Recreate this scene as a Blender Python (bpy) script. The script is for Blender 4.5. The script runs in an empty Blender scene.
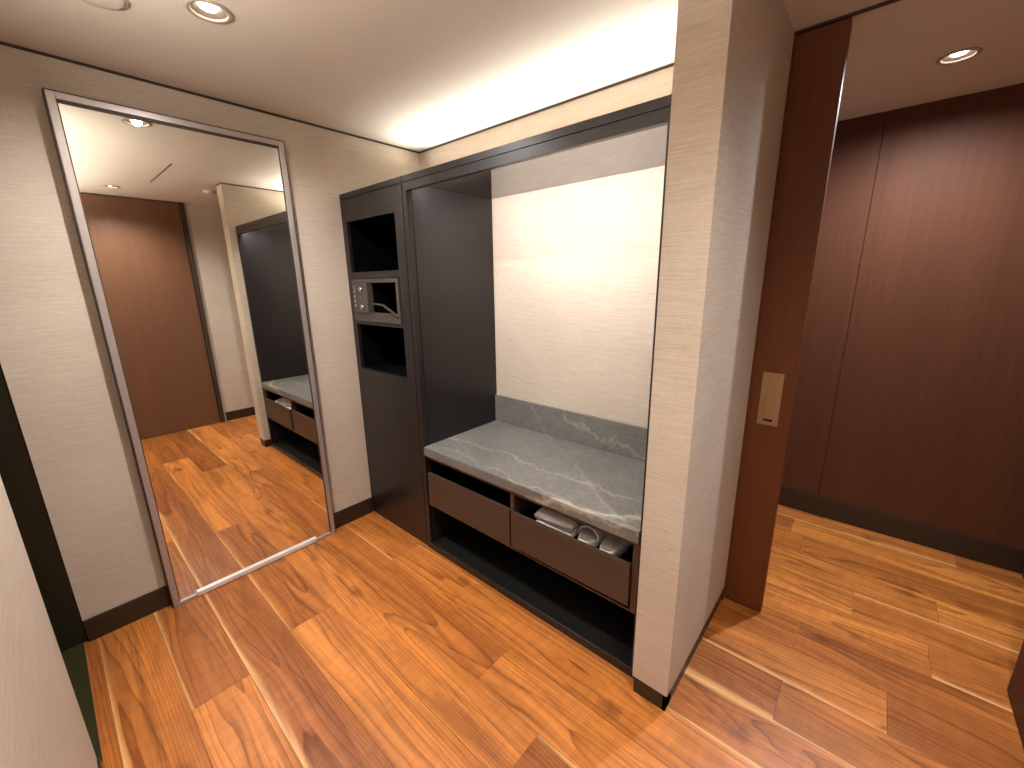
import bpy, bmesh, math, random
from mathutils import Vector, Matrix

random.seed(7)
S = bpy.context.scene
C = S.collection
H = 2.3236            # ceiling height
BACK = 0.58           # wall behind the wardrobe

# ------------------------------------------------------------------ camera
cam_d = bpy.data.cameras.new('camera')
cam = bpy.data.objects.new('camera', cam_d)
C.objects.link(cam)
S.camera = cam
cam_d.sensor_fit = 'HORIZONTAL'
cam_d.sensor_width = 36.0
cam_d.lens = 36.0 * 413.78 / 1024.0
cam_d.clip_start = 0.01
R = ((0.75218388, 0.65877313, -0.01540656),
     (0.14713303, -0.19069402, -0.97056049),
     (-0.64231712, 0.72777314, -0.24036425))
m = Matrix.Identity(4)
for i in range(3):
    m[i][0] = R[0][i]
    m[i][1] = -R[1][i]
    m[i][2] = -R[2][i]
m.translation = (2.3932, -1.2602, 1.5)
cam.matrix_world = m

# ------------------------------------------------------------------ world, exposure
W = bpy.data.worlds.new('world')
S.world = W
W.use_nodes = True
W.node_tree.nodes['Background'].inputs[0].default_value = (1.0, 0.85, 0.7, 1)
W.node_tree.nodes['Background'].inputs[1].default_value = 0.02
S.view_settings.view_transform = 'Standard'
S.view_settings.look = 'None'
S.view_settings.gamma = 1.0
S.view_settings.use_curve_mapping = False
S.view_settings.exposure = 1.27

WARM = (1.0, 0.95, 0.90)
HALLC = (0.88, 0.94, 1.0)
SPOT_W = 62.0         # watts of one ceiling downlight
FILL_W = 12.0        # unseen fill strip added behind the camera to lift the ceiling
COVE_W = 4.5          # strip on top of the wardrobe
NICHE_W = 5.4         # strip behind the wardrobe header
COVE_COL = (1.0, 0.95, 0.85)
NICHE_COL = (1.0, 0.94, 0.90)


# ------------------------------------------------------------------ materials
def lin(r, g, b):
    f = lambda c: (c / 255 / 12.92) if c / 255 <= 0.04045 else ((c / 255 + 0.055) / 1.055) ** 2.4
    return (f(r), f(g), f(b), 1.0)


class NT:
    def __init__(s, name, rough=0.5, metal=0.0, spec=0.5):
        s.m = bpy.data.materials.new(name)
        s.m.use_nodes = True
        s.t = s.m.node_tree
        s.b = s.t.nodes['Principled BSDF']
        s.b.inputs['Roughness'].default_value = rough
        s.b.inputs['Metallic'].default_value = metal
        s.b.inputs['Specular IOR Level'].default_value = spec

    def n(s, kind, **kw):
        nd = s.t.nodes.new(kind)
        for k, v in kw.items():
            if hasattr(nd, k):
                setattr(nd, k, v)
            else:
                nd.inputs[k.replace('_', ' ')].default_value = v
        return nd

    def l(s, a, b):
        s.t.links.new(a, b)

    def coords(s, scale=(1, 1, 1), kind='Object', loc=(0, 0, 0)):
        tc = s.n('ShaderNodeTexCoord')
        mp = s.n('ShaderNodeMapping')
        mp.inputs['Scale'].default_value = scale
        mp.inputs['Location'].default_value = loc
        s.l(tc.outputs[kind], mp.inputs['Vector'])
        return mp.outputs['Vector']

    def noise(s, vec, scale, detail=4, rough=0.55, dist=0.0):
        nd = s.n('ShaderNodeTexNoise')
        nd.inputs['Scale'].default_value = scale
        nd.inputs['Detail'].default_value = detail
        nd.inputs['Roughness'].default_value = rough
        nd.inputs['Distortion'].default_value = dist
        s.l(vec, nd.inputs['Vector'])
        return nd.outputs['Fac']

    def ramp(s, fac, stops):
        nd = s.n('ShaderNodeValToRGB')
        e = nd.color_ramp.elements
        while len(e) < len(stops):
            e.new(0.5)
        for el, (p, c) in zip(e, stops):
            el.position = p
            el.color = c
        s.l(fac, nd.inputs['Fac'])
        return nd.outputs['Color']

    def mix(s, fac, a, b, mode='MIX'):
        nd = s.n('ShaderNodeMix', data_type='RGBA', blend_type=mode)
        for sock, val in ((nd.inputs[0], fac), (nd.inputs[6], a), (nd.inputs[7], b)):
            if isinstance(val, (int, float, tuple)):
                sock.default_value = val
            else:
                s.l(val, sock)
        return nd.outputs[2]

    def math(s, op, a, b=None, c=None):
        nd = s.n('ShaderNodeMath', operation=op)
        for i, v in enumerate((a, b, c)):
            if v is None:
                continue
            if isinstance(v, (int, float)):
                nd.inputs[i].default_value = v
            else:
                s.l(v, nd.inputs[i])
        return nd.outputs[0]

    def bump(s, h, strength=0.2, dist=0.002):
        nd = s.n('ShaderNodeBump')
        nd.inputs['Strength'].default_value = strength
        nd.inputs['Distance'].default_value = dist
        s.l(h, nd.inputs['Height'])
        s.l(nd.outputs['Normal'], s.b.inputs['Normal'])

    def col(s, c):
        if isinstance(c, tuple):
            s.b.inputs['Base Color'].default_value = c
        else:
            s.l(c, s.b.inputs['Base Color'])


def mat_plain(name, c, rough=0.5, metal=0.0, var=0.06, scale=8.0, spec=0.5):
    k = NT(name, rough, metal, spec)
    f = k.noise(k.coords(), scale, 3)
    d = tuple(x * (1 - var) for x in c[:3]) + (1,)
    u = tuple(min(1, x * (1 + var)) for x in c[:3]) + (1,)
    k.col(k.ramp(f, [(0.3, d), (0.7, u)]))
    return k.m


def mat_fabric(name, base, dark, light, plaster=0.0):
    """woven wallcovering with fine horizontal slubs"""
    k = NT(name, 0.85, 0, 0.25)
    a = k.noise(k.coords((7, 7, 230)), 1.0, 3, 0.6, 0.6)
    b = k.noise(k.coords((14, 14, 420)), 1.0, 2, 0.6)
    c = k.noise(k.coords((90, 90, 40)), 1.0, 2, 0.6)
    d = k.noise(k.coords((1.6, 1.6, 2.4)), 1.0, 2)
    c1 = k.ramp(a, [(0.22, dark), (0.50, base), (0.80, light)])
    c2 = k.mix(0.30, c1, k.ramp(b, [(0.32, dark), (0.66, light)]))
    c3 = k.mix(0.14, c2, k.ramp(c, [(0.3, dark), (0.7, light)]))
    c4 = k.mix(0.18, c3, k.ramp(d, [(0.35, dark), (0.65, light)]))
    k.col(c4)
    k.bump(k.math('ADD', a, k.math('MULTIPLY', b, 0.7)), 0.25, 0.002)
    return k.m


def mat_wood(name, dark, mid, rough=0.4, axis='z', pores=0.2, spec=0.5, dens=1.0):
    """veneer with straight grain running along one axis"""
    k = NT(name, rough, 0, spec)
    sc = {'z': (70, 70, 1.6), 'x': (1.6, 70, 70)}[axis]
    sc = tuple(v * dens for v in sc)
    a = k.noise(k.coords(sc), 1.0, 4, 0.6, 0.4)
    sc2 = {'z': (260, 260, 8), 'x': (8, 260, 260)}[axis]
    b = k.noise(k.coords(sc2), 1.0, 3, 0.6)
    big = k.noise(k.coords(tuple(v * 0.08 for v in sc)), 1.0, 2)
    c1 = k.ramp(a, [(0.25, dark), (0.75, mid)])
    c2 = k.mix(0.25, c1, k.ramp(b, [(0.35, dark), (0.65, mid)]))
    k.col(k.mix(0.3, c2, k.ramp(big, [(0.3, dark), (0.7, mid)])))
    k.bump(b, pores, 0.001)
    return k.m


def mat_floor():
    k = NT('oiled_walnut_planks', 0.36, 0, 0.45)
    uv = k.n('ShaderNodeUVMap', uv_map='UVMap').outputs['UV']
    sep = k.n('ShaderNodeSeparateXYZ')
    k.l(uv, sep.inputs[0])
    u, v = sep.outputs['X'], sep.outputs['Y']          # metres along / across, per-plank offset
    at = k.n('ShaderNodeAttribute', attribute_name='plank')
    ats = k.n('ShaderNodeSeparateColor')
    k.l(at.outputs['Color'], ats.inputs[0])
    tone, bend, sap = ats.outputs['Red'], ats.outputs['Green'], ats.outputs['Blue']
    at2 = k.n('ShaderNodeAttribute', attribute_name='across')
    acr = at2.outputs['Fac']                            # -1..1 over the plank's width
    # cathedral figure: nested parabolas, wobbled by noise
    vec = k.n('ShaderNodeCombineXYZ')
    k.l(k.math('MULTIPLY', u, 0.9), vec.inputs[0])
    k.l(k.math('MULTIPLY', v, 6.0), vec.inputs[1])
    wob = k.noise(vec.outputs[0], 1.0, 2.5, 0.42, 0.2)
    cen = k.math('ADD', acr, k.math('MULTIPLY', k.math('SUBTRACT', bend, 0.5), 1.6))
    q = k.math('MULTIPLY', cen, cen)
    f = k.math('ADD', k.math('MULTIPLY', q, 3.4), k.math('MULTIPLY', u, k.math('SUBTRACT', k.math('MULTIPLY', bend, 5.0), 2.5)))
    f = k.math('ADD', f, k.math('MULTIPLY', wob, 6.0))
    ring = k.math('FRACT', f)
    rsoft = k.math('POWER', ring, 2.2)
    rings = k.ramp(rsoft, [(0.0, (0.0, 0.0, 0.0, 1)), (0.55, (0.30, 0.30, 0.30, 1)), (0.92, (1, 1, 1, 1)), (1.0, (0.1, 0.1, 0.1, 1))])
    # fine fibres
    vec2 = k.n('ShaderNodeCombineXYZ')
    k.l(k.math('MULTIPLY', u, 7.0), vec2.inputs[0])
    k.l(k.math('MULTIPLY', v, 260.0), vec2.inputs[1])
    fib = k.noise(vec2.outputs[0], 1.0, 4, 0.65)
    vec3 = k.n('ShaderNodeCombineXYZ')
    k.l(k.math('MULTIPLY', u, 1.3), vec3.inputs[0])
    k.l(k.math('MULTIPLY', v, 9.0), vec3.inputs[1])
    cloud = k.noise(vec3.outputs[0], 1.0, 4, 0.6, 0.8)
    # cross-grain chatoyance (curl) patches
    vec4 = k.n('ShaderNodeCombineXYZ')
    k.l(k.math('MULTIPLY', u, 30.0), vec4.inputs[0])
    k.l(k.math('MULTIPLY', v, 9.0), vec4.inputs[1])
    curl = k.noise(vec4.outputs[0], 1.0, 2, 0.5, 0.6)
    base = k.ramp(tone, [(0.0, lin(122, 72, 34)), (0.5, lin(172, 102, 46)), (1.0, lin(212, 136, 64))])
    darker = k.mix(1.0, base, (0.46, 0.37, 0.30, 1), 'MULTIPLY')
    c = k.mix(k.math('MULTIPLY', rings, 0.85), base, darker)
    c = k.mix(0.55, c, k.ramp(cloud, [(0.3, (0.50, 0.45, 0.40, 1)), (0.7, (1.3, 1.3, 1.25, 1))]), 'MULTIPLY')
    c = k.mix(0.40, c, k.ramp(fib, [(0.3, (0.55, 0.52, 0.5, 1)), (0.7, (1.2, 1.2, 1.2, 1))]), 'MULTIPLY')
    c = k.mix(0.18, c, k.ramp(curl, [(0.35, (0.6, 0.58, 0.55, 1)), (0.65, (1.3, 1.3, 1.3, 1))]), 'MULTIPLY')
    # pale sapwood along one edge of some planks
    edge = k.math('ADD', acr, k.math('MULTIPLY', k.math('SUBTRACT', wob, 0.5), 0.7))
    smask = k.math('MULTIPLY', k.ramp(edge, [(0.80, (0, 0, 0, 1)), (1.0, (1, 1, 1, 1))]), sap)
    c = k.mix(smask, c, lin(226, 172, 112))
    vec6 = k.n('ShaderNodeCombineXYZ')
    k.l(k.math('MULTIPLY', u, 0.8), vec6.inputs[0])
    k.l(k.math('ADD', k.math('MULTIPLY', v, 30.0), k.math('MULTIPLY', wob, 9.0)), vec6.inputs[1])
    band = k.noise(vec6.outputs[0], 1.0, 3, 0.6)
    c = k.mix(0.75, c, k.ramp(band, [(0.28, (0.52, 0.44, 0.38, 1)), (0.5, (1, 1, 1, 1)), (0.74, (1.38, 1.42, 1.45, 1))]), 'MULTIPLY')
    # knots
    vk = k.n('ShaderNodeTexVoronoi', feature='DISTANCE_TO_EDGE')
    vk.feature = 'F1'
    vk.inputs['Scale'].default_value = 1.0
    vk5 = k.n('ShaderNodeCombineXYZ')
    k.l(k.math('MULTIPLY', u, 2.6), vk5.inputs[0])
    k.l(k.math('MULTIPLY', v, 4.4), vk5.inputs[1])
    k.l(vk5.outputs[0], vk.inputs['Vector'])
    kd = k.math('ADD', vk.outputs['Distance'], k.math('MULTIPLY', k.math('SUBTRACT', curl, 0.5), 0.10))
    kn = k.ramp(kd, [(0.03, (1, 1, 1, 1)), (0.16, (0, 0, 0, 1))])
    c = k.mix(k.math('MULTIPLY', kn, 0.7), c, lin(96, 50, 26))
    k.col(c)
    k.bump(fib, 0.10, 0.0008)
    return k.m


def mat_stone():
    k = NT('honed_grey_marble', 0.34, 0, 0.5)
    v = k.coords((1, 1, 1))
    cloud = k.noise(v, 5.0, 6, 0.62, 0.7)
    fine = k.noise(v, 70.0, 4, 0.7)
    base = k.ramp(cloud, [(0.25, lin(88, 88, 86)), (0.55, lin(107, 106, 103)), (0.8, lin(126, 124, 118))])
    c = k.mix(0.45, base, k.ramp(fine, [(0.3, lin(74, 74, 73)), (0.7, lin(138, 136, 130))]))
    # thin pale veins from warped planes
    sep = k.n('ShaderNodeSeparateXYZ')
    k.l(v, sep.inputs[0])
    x, y, z = sep.outputs
    w = k.noise(v, 3.2, 5, 0.6)
    w2 = k.noise(v, 11.0, 3, 0.6)
    wob = k.math('ADD', k.math('MULTIPLY', k.math('SUBTRACT', w, 0.5), 0.22), k.math('MULTIPLY', k.math('SUBTRACT', w2, 0.5), 0.06))
    zz = k.math('MULTIPLY', z, 0.6)

    def vein(ax, ay, off, width, amt):
        nonlocal c
        d = k.math('ADD', k.math('ADD', k.math('MULTIPLY', x, ax), k.math('MULTIPLY', y, ay)), k.math('ADD', wob, zz))
        d = k.math('ABSOLUTE', k.math('SUBTRACT', d, off))
        mk = k.ramp(d, [(0.0, (1, 1, 1, 1)), (width * 1.8, (0, 0, 0, 1))])
        mk = k.math('MULTIPLY', mk, amt * 1.5)
        mk = k.math('MULTIPLY', mk, k.math('ADD', 0.25, cloud))
        c = k.mix(mk, c, lin(194, 187, 174))
    vein(-0.28, 1.0, -0.345, 0.012, 0.5)
    vein(-0.05, 1.0, -0.06, 0.005, 0.28)
    vein(0.18, 1.0, 0.394, 0.005, 0.22)
    vein(0.02, 1.0, -0.235, 0.005, 0.25)
    vein(-0.9, 0.6, -0.62, 0.004, 0.10)
    vein(0.7, 1.0, 0.16, 0.004, 0.16)
    vein(0.5, 0.9, -0.36, 0.004, 0.12)
    k.col(c)
    k.bump(fine, 0.08, 0.001)
    return k.m


def mat_metal(name, c, rough=0.25, brush='z'):
    k = NT(name, rough, 1.0)
    sc = {'z': (300, 300, 4), 'y': (300, 4, 300)}[brush]
    f = k.noise(k.coords(sc), 1.0, 2)
    d = tuple(x * 0.88 for x in c[:3]) + (1,)
    k.col(k.ramp(f, [(0.3, d), (0.7, c)]))
    return k.m


def mat_emit(name, c, strength):
    k = NT(name, 0.4)
    k.col((0.9, 0.9, 0.9, 1))
    k.b.inputs['Emission Color'].default_value = c + (1,)
    k.b.inputs['Emission Strength'].default_value = strength
    return k.m


M = {}
M['fabric'] = mat_fabric('woven_wallcovering', lin(191, 178, 163), lin(167, 152, 136), lin(209, 198, 185))
M['ceiling'] = mat_plain('ceiling_paint', lin(214, 204, 192), 0.8, 0, 0.015, 3)
M['floor'] = mat_floor()
M['black_oak'] = mat_wood('black_stained_oak', lin(20, 17, 19), lin(37, 32, 34), 0.34, 'z', 0.5)
M['black_oak_x'] = mat_wood('black_stained_oak_rail', lin(24, 21, 23), lin(44, 38, 40), 0.36, 'x', 0.3)
M['drawer'] = mat_wood('brown_drawer_veneer', lin(58, 45, 37), lin(76, 60, 50), 0.42, 'x', 0.1)
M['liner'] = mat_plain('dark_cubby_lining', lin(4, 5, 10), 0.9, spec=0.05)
M['plinth'] = mat_plain('black_plinth_board', lin(27, 27, 26), 0.3)
M['base'] = mat_wood('dark_baseboard', lin(34, 24, 16), lin(52, 38, 26), 0.4, 'x', 0.05)
M['trim'] = mat_plain('dark_bronze_trim', lin(58, 42, 32), 0.5)
M['brown'] = mat_wood('brown_wall_veneer', lin(72, 40, 24), lin(92, 53, 33), 0.6, 'z', 0.08, spec=0.2, dens=0.8)
M['door'] = mat_wood('red_brown_door_veneer', lin(90, 49, 25), lin(110, 62, 33), 0.5, 'z', 0.08, spec=0.25, dens=0.8)
M['mirror_door'] = mat_wood('brown_door_veneer', lin(90, 58, 38), lin(112, 76, 50), 0.5, 'z', 0.08, dens=0.8)
M['jamb'] = mat_plain('dark_olive_lacquer', lin(30, 28, 18), 0.35)
M['thresh'] = mat_plain('dark_green_threshold_stone', lin(44, 42, 18), 0.35, 0, 0.15, 14)
M['stone'] = mat_stone()
M['frame'] = mat_plain('satin_grey_metal_frame', lin(176, 169, 167), 0.36, 0.55, 0.04, 40)
M['steel'] = mat_metal('polished_steel_rail', lin(226, 224, 226), 0.3, 'y')
M['brass'] = mat_metal('satin_brass', lin(188, 160, 122), 0.42)
k = NT('mirror_silver', 0.0, 1.0)
k.col((0.86, 0.85, 0.80, 1))
M['glass'] = k.m
k = NT('glossy_dark_soffit', 0.06, 0.0, 1.0)
f_ = k.noise(k.coords((1, 1, 1)), 6, 2)
k.col(k.ramp(f_, [(0.3, lin(48, 42, 40)), (0.7, lin(56, 49, 46))]))
k.b.inputs['IOR'].default_value = 2.3
M['soffit'] = k.m
M['white_cloth'] = mat_plain('white_cotton', lin(226, 222, 224), 0.9, 0, 0.05, 60)
M['grey_plastic'] = mat_plain('grey_safe_enamel', lin(70, 63, 60), 0.35)
M['safe_dark'] = mat_plain('safe_interior', lin(4, 5, 9), 0.9, spec=0.05)
M['chrome'] = mat_metal('chrome', lin(206, 198, 184), 0.2)
M['white'] = mat_plain('white_enamel', lin(216, 206, 194), 0.45, 0, 0.02)
M['baffle'] = mat_plain('brown_grey_lamp_baffle', lin(96, 82, 70), 0.5, 0, 0.02)
M['satin'] = mat_plain('steel_painted_sheen', lin(228, 226, 228), 0.3, 0.2, 0.02)  # near-white base colour stands in for the ceiling mirrored in the steel
M['ring'] = mat_plain('beige_lamp_ring', lin(170, 156, 142), 0.4, 0, 0.02)
M['lamp'] = mat_emit('lit_lamp_lens', (1.0, 0.93, 0.82), 9.0)
M['led'] = mat_emit('led_tape', (1.0, 0.86, 0.64), 3.0)
M['black'] = mat_plain('matt_black_gap', lin(12, 11, 10), 0.7)


# ------------------------------------------------------------------ mesh helpers
def bx(bm, x0, x1, y0, y1, z0, z1, bev=0.0, seg=2):
    t = bmesh.new()
    bmesh.ops.create_cube(t, size=1)
    for v in t.verts:
        v.co = Vector(((x0 + x1) / 2 + v.co.x * (x1 - x0), (y0 + y1) / 2 + v.co.y * (y1 - y0), (z0 + z1) / 2 + v.co.z * (z1 - z0)))
    if bev:
        bmesh.ops.bevel(t, geom=t.edges[:], offset=bev, segments=seg, affect='EDGES', profile=0.5)
    add(bm, t)
    return bm


def add(bm, t, mat=None):
    if mat is not None:
        bmesh.ops.transform(t, matrix=mat, verts=t.verts[:])
    me = bpy.data.meshes.new('tmp')
    t.to_mesh(me)
    t.free()
    bm.from_mesh(me)
    bpy.data.meshes.remove(me)


def lathe(bm, prof, seg=48, mat=None):
    """prof: list of (radius, z), spun about z"""
    t = bmesh.new()
    rings = []
    for r, z in prof:
        if r < 1e-6:
            rings.append([t.verts.new((0, 0, z))])
        else:
            rings.append([t.verts.new((r * math.cos(2 * math.pi * i / seg), r * math.sin(2 * math.pi * i / seg), z)) for i in range(seg)])
    for a, b in zip(rings, rings[1:]):
        for i in range(seg):
            j = (i + 1) % seg
            if len(a) == 1 and len(b) == 1:
                continue
            if len(a) == 1:
                t.faces.new((a[0], b[i], b[j]))
            elif len(b) == 1:
                t.faces.new((a[i], a[j], b[0]))
            else:
                t.faces.new((a[i], a[j], b[j], b[i]))
    bmesh.ops.recalc_face_normals(t, faces=t.faces[:])
    add(bm, t, mat)
    return bm


def sweep(bm, pts, w, h, side, closed_ends=True):
    """rectangular bar w (along side) x h swept along pts"""
    t = bmesh.new()
    side = Vector(side).normalized()
    rows = []
    for i, p in enumerate(pts):
        a = Vector(pts[max(i - 1, 0)])
        b = Vector(pts[min(i + 1, len(pts) - 1)])
        d = (b - a).normalized()
        n = d.cross(side).normalized()
        p = Vector(p)
        rows.append([t.verts.new(p + side * (sx * w / 2) + n * (sn * h / 2)) for sx, sn in ((-1, -1), (1, -1), (1, 1), (-1, 1))])
    for a, b in zip(rows, rows[1:]):
        for i in range(4):
            j = (i + 1) % 4
            t.faces.new((a[i], a[j], b[j], b[i]))
    t.faces.new(rows[0])
    t.faces.new(rows[-1])
    bmesh.ops.recalc_face_normals(t, faces=t.faces[:])
    add(bm, t)
    return bm


def wloc(o):
    p = Vector((0, 0, 0))
    while o is not None:
        p += o.location
        o = o.parent
    return p


def obj(name, bm, mat, parent=None, smooth=False, label=None, loc=None):
    """link a bmesh (given in world coordinates) as ONE mesh object"""
    me = bpy.data.meshes.new(name)
    bmesh.ops.recalc_face_normals(bm, faces=bm.faces[:])
    off = wloc(parent) if parent is not None else Vector((0, 0, 0))
    if loc is not None:
        off = off + (Vector(loc) - off)
    for v in bm.verts:
        v.co -= off
    bm.to_mesh(me)
    bm.free()
    if smooth:
        for p in me.polygons:
            p.use_smooth = True
    me.materials.append(M[mat] if isinstance(mat, str) else mat)
    o = bpy.data.objects.new(name, me)
    C.objects.link(o)
    if parent is not None:
        o.parent = parent
        if loc is not None:
            o.location = Vector(loc) - wloc(parent)
    elif loc is not None:
        o.location = loc
    if label:
        o['label'] = label
    return o


def tag(o, label, cat, group=None, kind=None):
    o['label'] = label
    o['category'] = cat
    if group:
        o['group'] = group
    if kind:
        o['kind'] = kind
    return o


def thing(name, loc, label, cat, group=None, kind=None):
    o = bpy.data.objects.new(name, None)
    o.empty_display_size = 0.05
    C.objects.link(o)
    o.location = loc
    return tag(o, label, cat, group, kind)


def struct(name, bm, mat, label, cat):
    return tag(obj(name, bm, mat), label, cat, kind='structure')


def box_of(*a, **k):
    return bx(bmesh.new(), *a, **k)


# ------------------------------------------------------------------ floor: one mesh of individual planks
def build_floor():
    bm = bmesh.new()
    uvl = bm.loops.layers.uv.new('UVMap')
    cl = bm.loops.layers.float_color.new('plank')
    al = bm.loops.layers.float_color.new('across')
    x_lo, x_hi = -0.02, 3.16
    known = {}   # row index -> x of butt joints read off the photo
    y0 = -0.97
    rows = {-3: [1.9], -2: [1.62], -1: [0.722], 0: [2.05], 1: [0.62, 2.2], 2: [1.73], 3: [1.427], 4: [0.55, 2.45], 5: [0.9], 6: [2.322],
            7: [2.622], 8: [2.33], 9: [2.75], 10: [2.5], 11: [2.795], 12: [2.25], 13: [2.18], 14: [2.9]}
    tones = {(-2, 0): .62, (-1, 0): .42, (-1, 1): .78, (0, 0): .40, (1, 0): .52, (1, 1): .85, (2, 0): .80, (2, 1): .30, (3, 0): .55, (3, 1): .82,
             (4, 0): .7, (4, 1): .72, (5, 1): .55, (6, 0): .3, (6, 1): .65, (7, 0): .78, (7, 1): .45, (8, 0): .5, (8, 1): .5}
    g = 0.0006
    for k_, joints in rows.items():
        ya, yb = y0 + 0.19 * k_, y0 + 0.19 * (k_ + 1)
        xs = [x_lo] + joints + [x_hi]
        for i, (xa, xb) in enumerate(zip(xs, xs[1:])):
            tone = tones.get((k_, i), random.uniform(0.3, 0.85))
            bend = random.random()
            sap = random.choice((0, 0, 0, 0.5, 0.8))
            flip = -1 if random.random() < 0.5 else 1
            ou, ov = random.uniform(0, 50), random.uniform(0, 50)
            n = max(2, int((xb - xa) / 0.2))
            top = [(xa + g, ya + g), (xb - g, ya + g), (xb - g, yb - g), (xa + g, yb - g)]
            vs = [bm.verts.new((x, y, 0)) for x, y in top]
            lo = [bm.verts.new((x, y, -0.012)) for x, y in top]
            fs = [bm.faces.new(vs)]
            for j in range(4):
                fs.append(bm.faces.new((vs[j], lo[j], lo[(j + 1) % 4], vs[(j + 1) % 4])))
            for f in fs:
                for lp in f.loops:
                    x, y = lp.vert.co.x, lp.vert.co.y
                    lp[uvl].uv = (x + ou, (y - ya) * flip + ov)
                    lp[cl] = (tone, bend, sap, 1)
                    a = ((y - ya) / (yb - ya) * 2 - 1) * flip
                    lp[al] = (a, a, a, 1)
    bx(bm, -0.1, 3.3, -1.6, 1.95, -0.06, -0.0121)
    return bm


o = struct('floor', build_floor(), 'floor', 'orange brown walnut plank floor with strong grain', 'floor')

# ------------------------------------------------------------------ downlight positions
SPOTS = [((0.704, -0.728), 'round recessed downlight in the ceiling near the tall mirror', WARM, 1.15, 165),
         ((2.478, 1.294), 'small lit downlight in the ceiling of the passage behind the sliding door', HALLC, 1.3, 168),
         ((2.68, -0.643), 'lit downlight above the dark wood door, seen only in the mirror', WARM, 1.0, 140)]


def build_ceiling():
    bm = bmesh.new()

    def loop(pts):
        vs = [bm.verts.new((x, y, H)) for x, y in pts]
        for a, b in zip(vs, vs[1:] + vs[:1]):
            bm.edges.new((a, b))
    loop([(-0.12, -1.6), (3.26, -1.6), (3.26, 1.95), (-0.12, 1.95)])
    for (cx, cy), *_ in SPOTS:
        loop([(cx + 0.054 * math.cos(t * math.pi / 16), cy + 0.054 * math.sin(t * math.pi / 16)) for t in range(32)])
    bmesh.ops.triangle_fill(bm, use_beauty=True, use_dissolve=False, edges=bm.edges[:])
    return bm


struct('ceiling', build_ceiling(), 'ceiling', 'plain pale painted ceiling', 'ceiling')

# ------------------------------------------------------------------ walls
struct('wall_left', box_of(-0.12, 0.0, -1.377, BACK, 0, H), 'fabric', 'beige woven wall behind the tall mirror', 'wall')
struct('wall_back', box_of(-0.12, 1.90, BACK, 0.655, 0, H), 'fabric', 'beige woven wall behind the wardrobe niche', 'wall')
struct('wall_partition', box_of(1.901, 2.03, -0.0525, 0.655, 0.072, H), 'fabric', 'narrow beige woven wall end between wardrobe and sliding door', 'wall')
struct('wall_front', box_of(0.70, 3.26, -1.56, -1.402, 0.0, H), 'fabric', 'pale wall close to the camera at the lower left edge', 'wall')
b = box_of(3.14, 3.26, -0.06, 0.84, 0, H)
struct('wall_right', b, 'fabric', 'beige woven wall beside the dark wood door, seen in the mirror', 'wall')
struct('wall_passage_end', box_of(3.14, 3.26, 0.84, 1.95, 0, H), 'brown', 'dark brown side wall of the passage beyond the post', 'wall')
struct('wall_pocket', box_of(1.2, 2.02, 0.725, 0.80, 0, H), 'fabric', 'hidden wall behind the sliding door pocket', 'wall')
struct('wall_passage', box_of(1.1, 1.2, 0.655, 1.95, 0, H), 'fabric', 'end wall of the passage, out of sight', 'wall')

b = bmesh.new()
bx(b, 1.2, 2.268, 1.835, 1.95, 0.13, H, 0.0015)
bx(b, 2.272, 3.26, 1.835, 1.95, 0.13, H, 0.0015)
bx(b, 1.2, 3.26, 1.842, 1.95, 0.0, H)
struct('wall_far', b, 'brown', 'dark brown wood panelled wall at the far side of the passage', 'wall')

# ------------------------------------------------------------------ baseboards and trims
struct('baseboard_left', box_of(0.0, 0.012, -1.377, -0.002, 0, 0.105, bev=0.001), 'base', 'dark baseboard along the wall with the mirror', 'baseboard')
b = bmesh.new()
bx(b, 1.906, 2.026, -0.049, 0.0, 0, 0.0725, 0.001)
bx(b, 2.014, 2.026, -0.049, 0.653, 0, 0.0725, 0.001)
struct('baseboard_partition', b, 'base', 'dark baseboard around the narrow wall end', 'baseboard')
struct('baseboard_far', box_of(1.2, 3.14, 1.826, 1.842, 0, 0.13, bev=0.001), 'base', 'dark plinth below the brown panelled wall', 'baseboard')
struct('baseboard_right', box_of(3.128, 3.14, -0.04, 0.498, 0, 0.10, bev=0.001), 'base', 'dark baseboard beside the dark wood door, seen in the mirror', 'baseboard')
struct('baseboard_front', box_of(0.71, 3.1, -1.402, -1.395, 0, 0.03, bev=0.001), 'base', 'low dark skirting at the foot of the pale near wall', 'baseboard')
struct('trim_left', box_of(0.0, 0.002, -1.377, BACK - 0.002, H - 0.011, H - 0.0005), 'trim', 'thin dark line between mirror wall and ceiling', 'trim')
struct('trim_back', box_of(0.002, 1.899, BACK - 0.002, BACK, H - 0.011, H - 0.0005), 'trim', 'thin dark line between wardrobe wall and ceiling', 'trim')
b = bmesh.new()
bx(b, 1.899, 1.901, -0.0545, BACK - 0.002, H - 0.010, H - 0.0005)
bx(b, 1.901, 2.032, -0.0545, -0.0525, H - 0.010, H - 0.0005)
struct('trim_partition', b, 'trim', 'thin dark line between the wall end and the ceiling', 'trim')
struct('trim_track', box_of(2.03, 3.14, 0.655, 0.672, H - 0.006, H - 0.0005), 'trim', 'dark sliding door track in the ceiling', 'track')
struct('trim_seam', box_of(1.50, 2.26, -0.446, -0.440, H - 0.002, H - 0.0005), 'trim', 'short dark ceiling slot seen only in the mirror', 'slot')
struct('trim_corner', box_of(2.022, 2.034, 0.655, 0.672, 0, H, bev=0.001), 'door', 'slim wood edge strip where wall end meets sliding door', 'trim')

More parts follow.
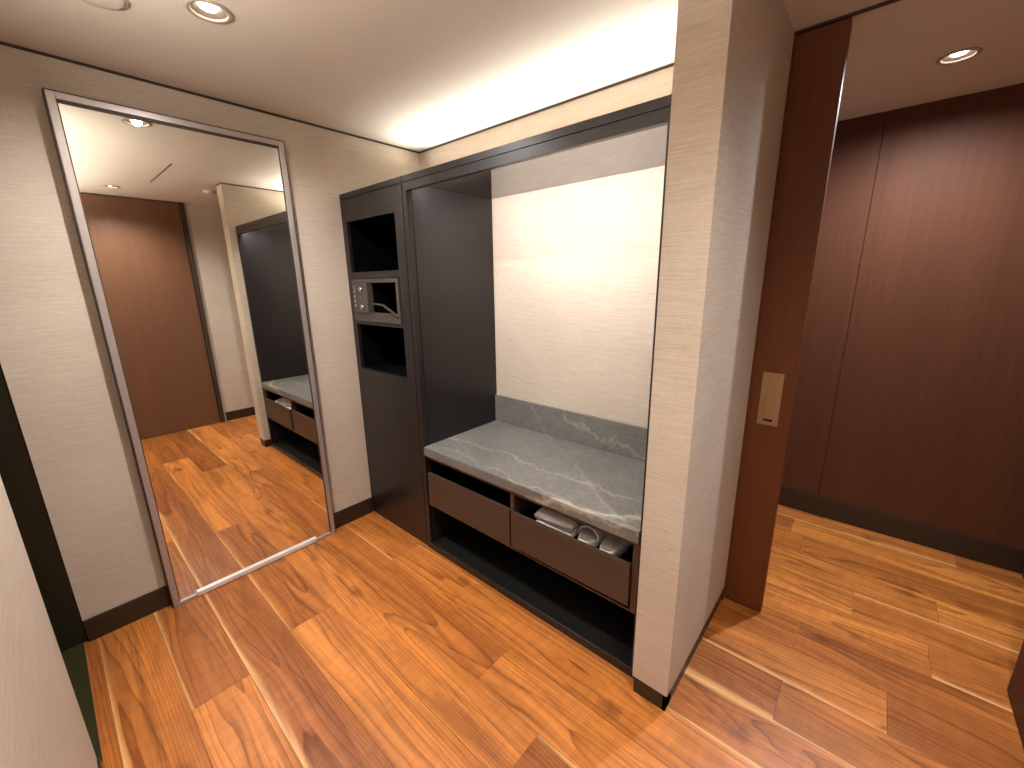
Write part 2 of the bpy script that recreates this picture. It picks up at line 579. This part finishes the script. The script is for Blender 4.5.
# ------------------------------------------------------------------ doorway at the far left
d = thing('door_2', (0.35, -1.5, 0), 'dark doorway frame and threshold at the far left edge', 'door', kind='structure')
b = bmesh.new()
bx(b, -0.12, -0.006, -1.56, -1.377, 0, H, 0.002)
bx(b, -0.006, 0.70, -1.56, -1.52, 2.16, H, 0.002)
obj('door_frame', b, 'jamb', d)
obj('door_leaf', box_of(-0.006, 0.70, -1.555, -1.515, 0.006, 2.16, bev=0.002), 'jamb', d)
obj('threshold', box_of(-0.006, 0.70, -1.515, -1.392, -0.01, 0.002, bev=0.001), 'thresh', d)

# dark wood door on the right-hand wall (mirror) and the post facing the sliding door
d = thing('door_3', (3.12, -0.6, 0), 'full height red brown wood door seen in the mirror', 'door', kind='structure')
obj('door_leaf', box_of(3.125, 3.165, -1.36, -0.105, 0.004, H - 0.012, bev=0.002), 'mirror_door', d)
b = bmesh.new()
bx(b, 3.115, 3.26, -0.10, -0.06, 0, H - 0.002, 0.002)
bx(b, 3.135, 3.26, -1.402, -1.36, 0, H - 0.002, 0.002)
bx(b, 3.165, 3.26, -1.402, -0.06, 0, H - 0.002)
obj('door_frame', b, 'trim', d)
struct('trim_post', box_of(2.952, 3.14, 0.50, 0.852, 0, H - 0.001, bev=0.012), 'brown', 'dark brown wood post at the right edge of the picture', 'post')

# ------------------------------------------------------------------ sliding door
d = thing('door_1', (2.1, 0.69, 0), 'red brown wood sliding door half hidden in its wall pocket', 'door', kind='structure')
obj('door_leaf', box_of(1.26, 2.185, 0.675, 0.713, 0.006, H - 0.006, bev=0.0015), 'door', d)
h = bmesh.new()
hx0, hx1, hz0, hz1 = 2.070, 2.145, 0.900, 1.122
bx(h, hx0, hx0 + 0.022, 0.671, 0.675, hz0, hz1, 0.0008)
bx(h, hx1 - 0.020, hx1, 0.671, 0.675, hz0, hz1, 0.0008)
bx(h, hx0 + 0.022, hx1 - 0.020, 0.671, 0.675, hz1 - 0.016, hz1, 0.0008)
bx(h, hx0 + 0.022, hx1 - 0.020, 0.671, 0.675, hz0, hz0 + 0.016, 0.0008)
bx(h, hx0 + 0.022, hx1 - 0.020, 0.6735, 0.6749, hz0 + 0.026, hz1 - 0.016)
hd = obj('pull_handle', h, 'brass', d, label='flush satin brass pull plate')
obj('finger_slot', box_of(hx0 + 0.022, hx1 - 0.020, 0.6728, 0.6749, hz0 + 0.016, hz0 + 0.026), 'black', hd, label='small black slot')

# ------------------------------------------------------------------ mirror
mr = thing('standing_mirror', (0.0, -0.687, 0), 'tall full length mirror in a slim metal frame', 'mirror')
Y0, Y1, ZT = -1.087, -0.2865, 2.188
fw, fx = 0.024, 0.052
for nm, args, lip in (('frame_side', (0.001, fx, Y0, Y0 + fw, 0.0, ZT), (Y0 + fw, Y0 + fw + 0.004, 0.016, ZT - fw)),
                      ('frame_side', (0.001, fx, Y1 - fw, Y1, 0.0, ZT), (Y1 - fw - 0.004, Y1 - fw, 0.016, ZT - fw)),
                      ('frame_top', (0.001, fx, Y0 + fw, Y1 - fw, ZT - fw, ZT), (Y0 + fw + 0.004, Y1 - fw - 0.004, ZT - fw - 0.010, ZT - fw))):
    fr = obj(nm, box_of(*args, bev=0.0015), 'frame', mr)
    obj('inner_lip', box_of(0.012, 0.046, *lip), 'trim', fr, label='dark inner lip')
    y0, y1, z0, z1 = args[2:]
    e = 0.004
    if nm == 'frame_side':
        out = (0.001, fx - 0.002, y0 - e, y0, z0, z1 + e) if y0 == Y0 else (0.001, fx - 0.002, y1, y1 + e, z0, z1 + e)
    else:
        out = (0.001, fx - 0.002, Y0, Y1, z1, z1 + e)
    obj('outer_edge', box_of(*out), 'trim', fr, label='thin dark outer edge')
bt = obj('frame_bottom', box_of(0.001, fx, Y0 + fw, Y1 - fw, 0.0, 0.016, bev=0.0015), 'frame', mr)
obj('sill_sheen_strip', box_of(0.034, fx + 0.003, Y0 + 0.095, Y1 - 0.115, 0.004, 0.028, bev=0.003), 'satin', bt, label='steel strip with its bright reflection painted near-white')  # covers only the bright stretch; the reflection is put into its colour
obj('mirror_glass', box_of(0.012, 0.042, Y0 + fw, Y1 - fw, 0.016, ZT - fw), 'glass', mr)

# ------------------------------------------------------------------ tall cabinet with cubbies
tc = thing('tall_cabinet', (0.3, 0.29, 0), 'narrow black cabinet with open cubbies left of the niche', 'cabinet')
XA, XB, ZT = 0.003, 0.601, 1.9905
op = [(0.050, 0.528, 1.565, 1.840), (0.053, 0.520, 1.288, 1.530), (0.055, 0.528, 1.000, 1.270)]
b = bmesh.new()
bx(b, XA, 0.052, 0, 0.02, 0.045, 1.960, 0.0008)
bx(b, 0.5265, XB - 0.001, 0, 0.02, 0.045, 1.960, 0.0008)
for z0, z1 in ((0.045, 1.0), (1.27, 1.288), (1.53, 1.565), (1.84, 1.960)):
    bx(b, 0.052, 0.5265, 0.0003, 0.02, z0, z1)
obj('front_panel', b, 'black_oak', tc)
obj('top_rail', box_of(XA, XB, 0, 0.03, 1.963, ZT, bev=0.0008), 'black_oak_x', tc)
obj('top_panel', box_of(XA, XB, 0.03, BACK - 0.002, ZT - 0.02, ZT), 'black_oak_x', tc)
obj('side_panel', box_of(XA, 0.02, 0.02, BACK - 0.002, 0.0, 1.962), 'black_oak', tc)
obj('side_panel', box_of(0.582, XB, 0.02, BACK - 0.002, 0.0, 1.962), 'black_oak', tc)
obj('plinth', box_of(XA, XB, 0.004, 0.02, 0, 0.044, bev=0.0008), 'plinth', tc)
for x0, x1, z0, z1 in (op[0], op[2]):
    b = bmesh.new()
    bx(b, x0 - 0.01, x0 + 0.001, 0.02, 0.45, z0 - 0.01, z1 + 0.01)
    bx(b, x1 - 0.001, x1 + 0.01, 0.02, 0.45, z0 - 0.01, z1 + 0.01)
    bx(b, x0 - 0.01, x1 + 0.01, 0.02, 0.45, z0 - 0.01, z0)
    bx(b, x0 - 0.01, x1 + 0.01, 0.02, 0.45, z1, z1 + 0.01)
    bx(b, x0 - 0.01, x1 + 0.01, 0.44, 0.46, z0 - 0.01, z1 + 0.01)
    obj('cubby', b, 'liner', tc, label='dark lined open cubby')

# safe
sf = thing('room_safe', (0.286, 0.2, 1.288), 'small grey electronic safe between two open cubbies', 'safe')
b = bmesh.new()
x0, x1, z0, z1 = 0.056, 0.517, 1.290, 1.527
bx(b, x0, x1, -0.006, 0.016, z1 - 0.022, z1, 0.002)
bx(b, x0, x1, -0.006, 0.016, z0, z0 + 0.052, 0.002)
bx(b, x0, x0 + 0.012, -0.006, 0.016, z0 + 0.052, z1 - 0.022, 0.002)
bx(b, x1 - 0.024, x1, -0.006, 0.016, z0 + 0.052, z1 - 0.022, 0.002)
obj('bezel', b, 'grey_plastic', sf)
b = bmesh.new()
bx(b, 0.232, 0.500, 0.016, 0.020, z0 + 0.03, z1 - 0.015)
for a in ((0.225, 0.235, 0.020, 0.36, z0 + 0.03, z1 - 0.015), (0.496, 0.506, 0.020, 0.36, z0 + 0.03, z1 - 0.015)):
    pass
t = bmesh.new()
bx(t, 0.226, 0.236, 0.016, 0.36, z0 + 0.036, z1 - 0.012)
bx(t, 0.494, 0.504, 0.016, 0.36, z0 + 0.036, z1 - 0.012)
bx(t, 0.226, 0.504, 0.016, 0.36, z0 + 0.030, z0 + 0.040)
bx(t, 0.226, 0.504, 0.016, 0.36, z1 - 0.016, z1 - 0.008)
bx(t, 0.226, 0.504, 0.35, 0.36, z0 + 0.030, z1 - 0.008)
b.free()
obj('compartment', t, 'safe_dark', sf)
lk = obj('lock_panel', box_of(0.124, 0.236, -0.022, 0.016, z0 + 0.050, z1 - 0.020, bev=0.003), 'grey_plastic', sf)
for z, r in ((1.470, 0.014), (1.372, 0.014), (1.421, 0.006)):
    mt = Matrix.Translation((0.176, -0.022, z)) @ Matrix.Rotation(math.pi / 2, 4, 'X')
    obj('knob', lathe(bmesh.new(), [(r, -0.001), (r, 0.006), (r * 0.85, 0.009), (0, 0.0095)], 24, mt), 'chrome', lk, smooth=False)
kp = obj('keypad', box_of(0.070, 0.121, -0.016, 0.016, z0 + 0.052, z1 - 0.022, bev=0.003), 'grey_plastic', sf)
for i in range(5):
    z = 1.37 + i * 0.026
    obj('key', box_of(0.086, 0.104, -0.020, -0.015, z, z + 0.016, bev=0.002), 'chrome', kp)
b = sweep(bmesh.new(), [(0.245, 0.0, 1.392), (0.36, -0.004, 1.386), (0.44, -0.010, 1.358), (0.505, -0.010, 1.328)], 0.010, 0.008, (0, 1, 0))
obj('lever', b, 'grey_plastic', sf, label='pale metal lever')

# ------------------------------------------------------------------ open wardrobe with niche, drawers and shelf
wd = thing('open_wardrobe', (1.25, 0.29, 0), 'black open wardrobe niche with two drawers and a low shelf', 'wardrobe')
LX, RX = 0.640, 1.873
b = bmesh.new()
bx(b, 0.605, 0.636, 0, 0.03, 0, 1.925, 0.001)
bx(b, 0.605, LX, 0.03, BACK - 0.002, 0, 1.957, 0.001)
obj('side_panel', b, 'black_oak', wd)
b = bmesh.new()
bx(b, RX, 1.8985, 0.0, BACK - 0.002, 0, 1.957, 0.001)
obj('side_panel', b, 'black_oak', wd)
obj('top_rail', box_of(0.605, 1.8985, 0.0, 0.03, 1.963, 1.9905, bev=0.0008), 'black_oak_x', wd)
obj('header', box_of(0.605, 1.8985, 0.001, 0.026, 1.925, 1.9615, bev=0.0008), 'black_oak_x', wd)
obj('soffit_panel', box_of(0.605, 1.8985, 0.04, BACK - 0.002, 1.957, 1.975), 'soffit', wd, label='glossy dark soffit')
obj('top_panel', box_of(0.605, 1.8985, 0.03, BACK - 0.002, 1.976, 1.9905), 'black_oak_x', wd)
obj('apron', box_of(0.641, RX, 0.003, 0.022, 0.571, 0.586, bev=0.0008), 'drawer', wd)
obj('divider', box_of(1.256, 1.276, 0.004, 0.40, 0.295, 0.571, bev=0.0008), 'drawer', wd)
obj('stile', box_of(1.850, RX, 0.003, 0.022, 0.291, 0.571, bev=0.0008), 'drawer', wd)
b = bmesh.new()
bx(b, 0.641, RX, 0.004, 0.45, 0.284, 0.2935, 0.0008)
obj('drawer_shelf', b, 'drawer', wd)
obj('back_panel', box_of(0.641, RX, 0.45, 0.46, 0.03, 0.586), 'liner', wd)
obj('bottom_shelf', box_of(0.641, RX, 0.022, 0.45, 0.018, 0.032, bev=0.001), 'plinth', wd)
obj('plinth', box_of(0.605, 1.8985, -0.002, 0.022, 0, 0.040, bev=0.0015), 'plinth', wd)


def drawer(x0, x1, zb, zt, yf, ang, lab):
    t = bmesh.new()
    bx(t, x0, x1, yf, yf + 0.018, zb, zt, 0.001)
    piv = Matrix.Translation((x1, 0, 0)) @ Matrix.Rotation(ang, 4, 'Z') @ Matrix.Translation((-x1, 0, 0))
    bmesh.ops.transform(t, matrix=piv, verts=t.verts[:])
    fr = obj('drawer', t, 'drawer', wd, label=lab)
    t = bmesh.new()
    zi = zt - 0.022
    bx(t, x0 + 0.012, x0 + 0.024, yf + 0.018, yf + 0.40, zb + 0.02, zi)
    bx(t, x1 - 0.024, x1 - 0.012, yf + 0.018, yf + 0.40, zb + 0.02, zi)
    bx(t, x0 + 0.012, x1 - 0.012, yf + 0.39, yf + 0.40, zb + 0.02, zi)
    bx(t, x0 + 0.012, x1 - 0.012, yf + 0.018, yf + 0.40, 0.421, 0.4315)
    bmesh.ops.transform(t, matrix=piv, verts=t.verts[:])
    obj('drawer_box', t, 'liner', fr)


drawer(0.652, 1.252, 0.298, 0.485, -0.002, 0.0, 'closed brown drawer front')
drawer(1.276, 1.846, 0.312, 0.488, -0.006, math.radians(0.7), 'brown drawer front pulled slightly open')

# stone worktop
st = thing('stone_worktop', (1.257, 0.29, 0.587), 'grey veined stone worktop with upstand in the niche', 'worktop')
obj('slab', box_of(0.6415, RX - 0.001, -0.008, BACK - 0.003, 0.588, 0.637, bev=0.0025), 'stone', st)
obj('upstand', box_of(0.6415, RX - 0.001, BACK - 0.020, BACK - 0.003, 0.6375, 0.806, bev=0.0015), 'stone', st)

# ------------------------------------------------------------------ white things in the right drawer
def folded(bm, x0, x1, y0, y1, z0, t_, rot=0.0, fold_left=True):
    """one soft folded layer: a flat slab with a rounded folded edge"""
    n = 10
    t = bmesh.new()
    prof = []
    for i in range(n + 1):
        a = math.pi / 2 + math.pi * i / n
        prof.append((x0 + t_ / 2 + math.cos(a) * t_ / 2, z0 + t_ / 2 + math.sin(a) * t_ / 2))
    prof += [(x1 - t_ * 0.2, z0), (x1, z0 + t_ * 0.25), (x1, z0 + t_ * 0.75), (x1 - t_ * 0.2, z0 + t_)]
    segs = 8
    rows = []
    for s in range(segs + 1):
        f = s / segs
        y = y0 + (y1 - y0) * f
        sag = 0.0018 * math.sin(f * 7 + x0 * 30)
        sh = 1 - 0.25 * (abs(2 * f - 1) ** 8)
        rows.append([t.verts.new((x, y, z0 + (z - z0) * sh + (sag if z > z0 + t_ * 0.6 else 0))) for x, z in prof])
    for a, b in zip(rows, rows[1:]):
        for i in range(len(prof)):
            j = (i + 1) % len(prof)
            t.faces.new((a[i], a[j], b[j], b[i]))
    t.faces.new(rows[0])
    t.faces.new(rows[-1])
    mt = Matrix.Translation(((x0 + x1) / 2, y0, 0)) @ Matrix.Rotation(rot, 4, 'Z') @ Matrix.Translation((-(x0 + x1) / 2, -y0, 0))
    add(bm, t, mt)
    return bm


tw = thing('folded_cloth', (1.46, 0.12, 0.432), 'folded white cloth stack at the left of the open drawer', 'cloth')
obj('folded_layer', folded(bmesh.new(), 1.368, 1.560, 0.040, 0.25, 0.432, 0.038, 0.03), 'white_cloth', tw, smooth=True)
obj('folded_layer', folded(bmesh.new(), 1.364, 1.556, 0.046, 0.25, 0.471, 0.034, 0.06), 'white_cloth', tw, smooth=True)


def slipper(cx, y0, z0, lab, roll=0.0, strap_y=0.09):
    s = thing('white_slipper', (cx, y0 + 0.13, z0), lab, 'slipper', 'white slippers in the drawer')
    n = 28
    outl = []
    for i in range(n):
        a = 2 * math.pi * i / n
        ex = 0.050 * (1 + 0.10 * math.sin(a)) * (1 if math.cos(a) > 0 else -1) * abs(math.cos(a)) ** 0.62
        ey = 0.135 * (1 if math.sin(a) > 0 else -1) * abs(math.sin(a)) ** 0.75
        outl.append((ex, ey))
    t = bmesh.new()
    rows = []
    for k_, (ins, z) in enumerate(((0.004, 0), (0.0, 0.004), (0.0, 0.028), (0.005, 0.036), (0.012, 0.034))):
        rows.append([t.verts.new((x * (1 - ins / 0.046), y * (1 - ins / 0.135), z + (max(0, x) ** 2) * 6.0 * roll * (1 if k_ >= 1 else 0))) for x, y in outl])
    for a, b in zip(rows, rows[1:]):
        for i in range(n):
            j = (i + 1) % n
            t.faces.new((a[i], a[j], b[j], b[i]))
    t.faces.new(rows[0])
    t.faces.new(rows[-1])
    mt = Matrix.Translation((cx, y0 + 0.135, z0))
    bm = bmesh.new()
    add(bm, t, mt)
    obj('sole', bm, 'white_cloth', s, smooth=True)
    pts = []
    for i in range(15):
        a = math.pi * i / 14
        pts.append((cx - 0.047 * math.cos(a), y0 + strap_y + 0.03, z0 + 0.026 + 0.050 * math.sin(a)))
    obj('strap', sweep(bmesh.new(), pts, 0.024, 0.006, (0, 1, 0)), 'white_cloth', s, smooth=False)
    return s


slipper(1.618, 0.036, 0.432, 'white slipper with an arched strap in the middle of the open drawer', 0.0, 0.030)
slipper(1.722, 0.030, 0.432, 'white slipper at the right end of the open drawer, next to its side', 0.9, 0.16)

# ------------------------------------------------------------------ lights
def downlight(xy, label, color, power, beam):
    x, y = xy
    d = thing('downlight', (x, y, H), label, 'ceiling light')
    mt = Matrix.Translation((x, y, H))
    obj('trim_ring', lathe(bmesh.new(), [(0.047, 0.004), (0.047, -0.002), (0.050, -0.0045), (0.060, -0.0045), (0.064, -0.0005), (0.052, 0.0)], 48, mt), 'ring', d, smooth=True)
    obj('reflector', lathe(bmesh.new(), [(0.047, 0.001), (0.034, 0.014), (0.028, 0.018), (0.053, 0.036), (0.053, 0.001)], 48, mt), 'baffle', d, smooth=True)
    obj('lamp_lens', lathe(bmesh.new(), [(0.0, 0.005), (0.022, 0.006), (0.027, 0.011), (0.029, 0.022), (0.0, 0.022)], 32, mt), 'lamp', d)
    ld = bpy.data.lights.new('downlight_beam', 'SPOT')
    ld.energy = SPOT_W * power
    ld.color = color
    ld.spot_size = math.radians(beam)
    ld.spot_blend = 1.0
    ld.shadow_soft_size = 0.02
    lo = bpy.data.objects.new('downlight_beam', ld)
    C.objects.link(lo)
    lo.parent = d
    lo.location = (0, 0, 0.002)
    return d


for spot in SPOTS:
    downlight(*spot)


def area(name, parent, loc, rot, sx, sy, watts, color, spread):
    ad = bpy.data.lights.new(name, 'AREA')
    ad.shape = 'RECTANGLE'
    ad.size, ad.size_y = sx, sy
    ad.energy = watts
    ad.color = color
    ad.spread = math.radians(spread)
    ao = bpy.data.objects.new(name, ad)
    C.objects.link(ao)
    ao.parent = parent
    ao.location = Vector(loc) - wloc(parent)
    ao.rotation_euler = rot
    return ao


def cove(x0, x1, ywall, into, z, label, watts, tilt, spread):
    """slim wall-mounted profile with an upward LED strip; into = +1/-1, the way the room lies"""
    s = thing('cove_or_fill_light', ((x0 + x1) / 2, ywall, z), label, 'led strip')  # builds the wardrobe cove and the added fill strip alike
    yy = lambda a, b: sorted((ywall + into * a, ywall + into * b))
    b = bmesh.new()
    bx(b, x0, x1, *yy(0, 0.050), z, z + 0.005)
    bx(b, x0, x1, *yy(0.050, 0.054), z, z + 0.017)
    obj('profile', b, 'trim', s)
    obj('led_strip', box_of(x0 + 0.02, x1 - 0.02, *yy(0.026, 0.036), z + 0.005, z + 0.009), 'led', s)
    area('cove_glow', s, ((x0 + x1) / 2, ywall + into * 0.031, z + 0.013), (math.pi - into * math.radians(tilt), 0, 0), x1 - x0 - 0.06, 0.010, watts, COVE_COL, spread)


cove(0.10, 1.88, BACK, -1, 2.085, 'light profile on the wall above the wardrobe, washing the ceiling', COVE_W, 34, 96)
cove(0.76, 3.10, -1.402, 1, 2.02, 'added fill light strip behind the camera, unseen, brightening the ceiling', FILL_W, 40, 150)  # added fill lamp, no fitting known there; brightens ceiling and upper walls
s = tag(obj('niche_light_strip', box_of(0.66, 1.86, 0.027, 0.037, 1.950, 1.956, bev=0.001), 'led', loc=(1.26, 0.032, 1.950)),
        'light strip hidden behind the wardrobe header', 'led strip')
area('niche_glow', s, (1.26, 0.034, 1.9455), (math.radians(60), 0, 0), 1.18, 0.010, NICHE_W, NICHE_COL, 170)

# smoke detector (seen in the mirror) and the round cover beside the first downlight
def disc(name, x, y, r, hgt, label, cat):
    t = thing(name, (x, y, H), label, cat)
    mt = Matrix.Translation((x, y, H))
    obj('cover', lathe(bmesh.new(), [(0.0, -hgt), (r * 0.80, -hgt), (r * 0.93, -hgt * 0.75), (r, -hgt * 0.35), (r, 0.0)], 48, mt), 'white', t, smooth=True)
    obj('rim', lathe(bmesh.new(), [(r, -0.0005), (r * 1.1, -0.0005), (r * 1.1, -0.004), (r, -0.006)], 48, mt), 'white', t, smooth=True)
    return t


disc('speaker_cover', 0.560, -0.965, 0.062, 0.010, 'round pale ceiling cover cut off by the top edge of the photo', 'ceiling cover')
disc('smoke_detector', 2.33, -0.03, 0.045, 0.022, 'round smoke detector on the ceiling, seen in the mirror beside the wall end', 'smoke detector')
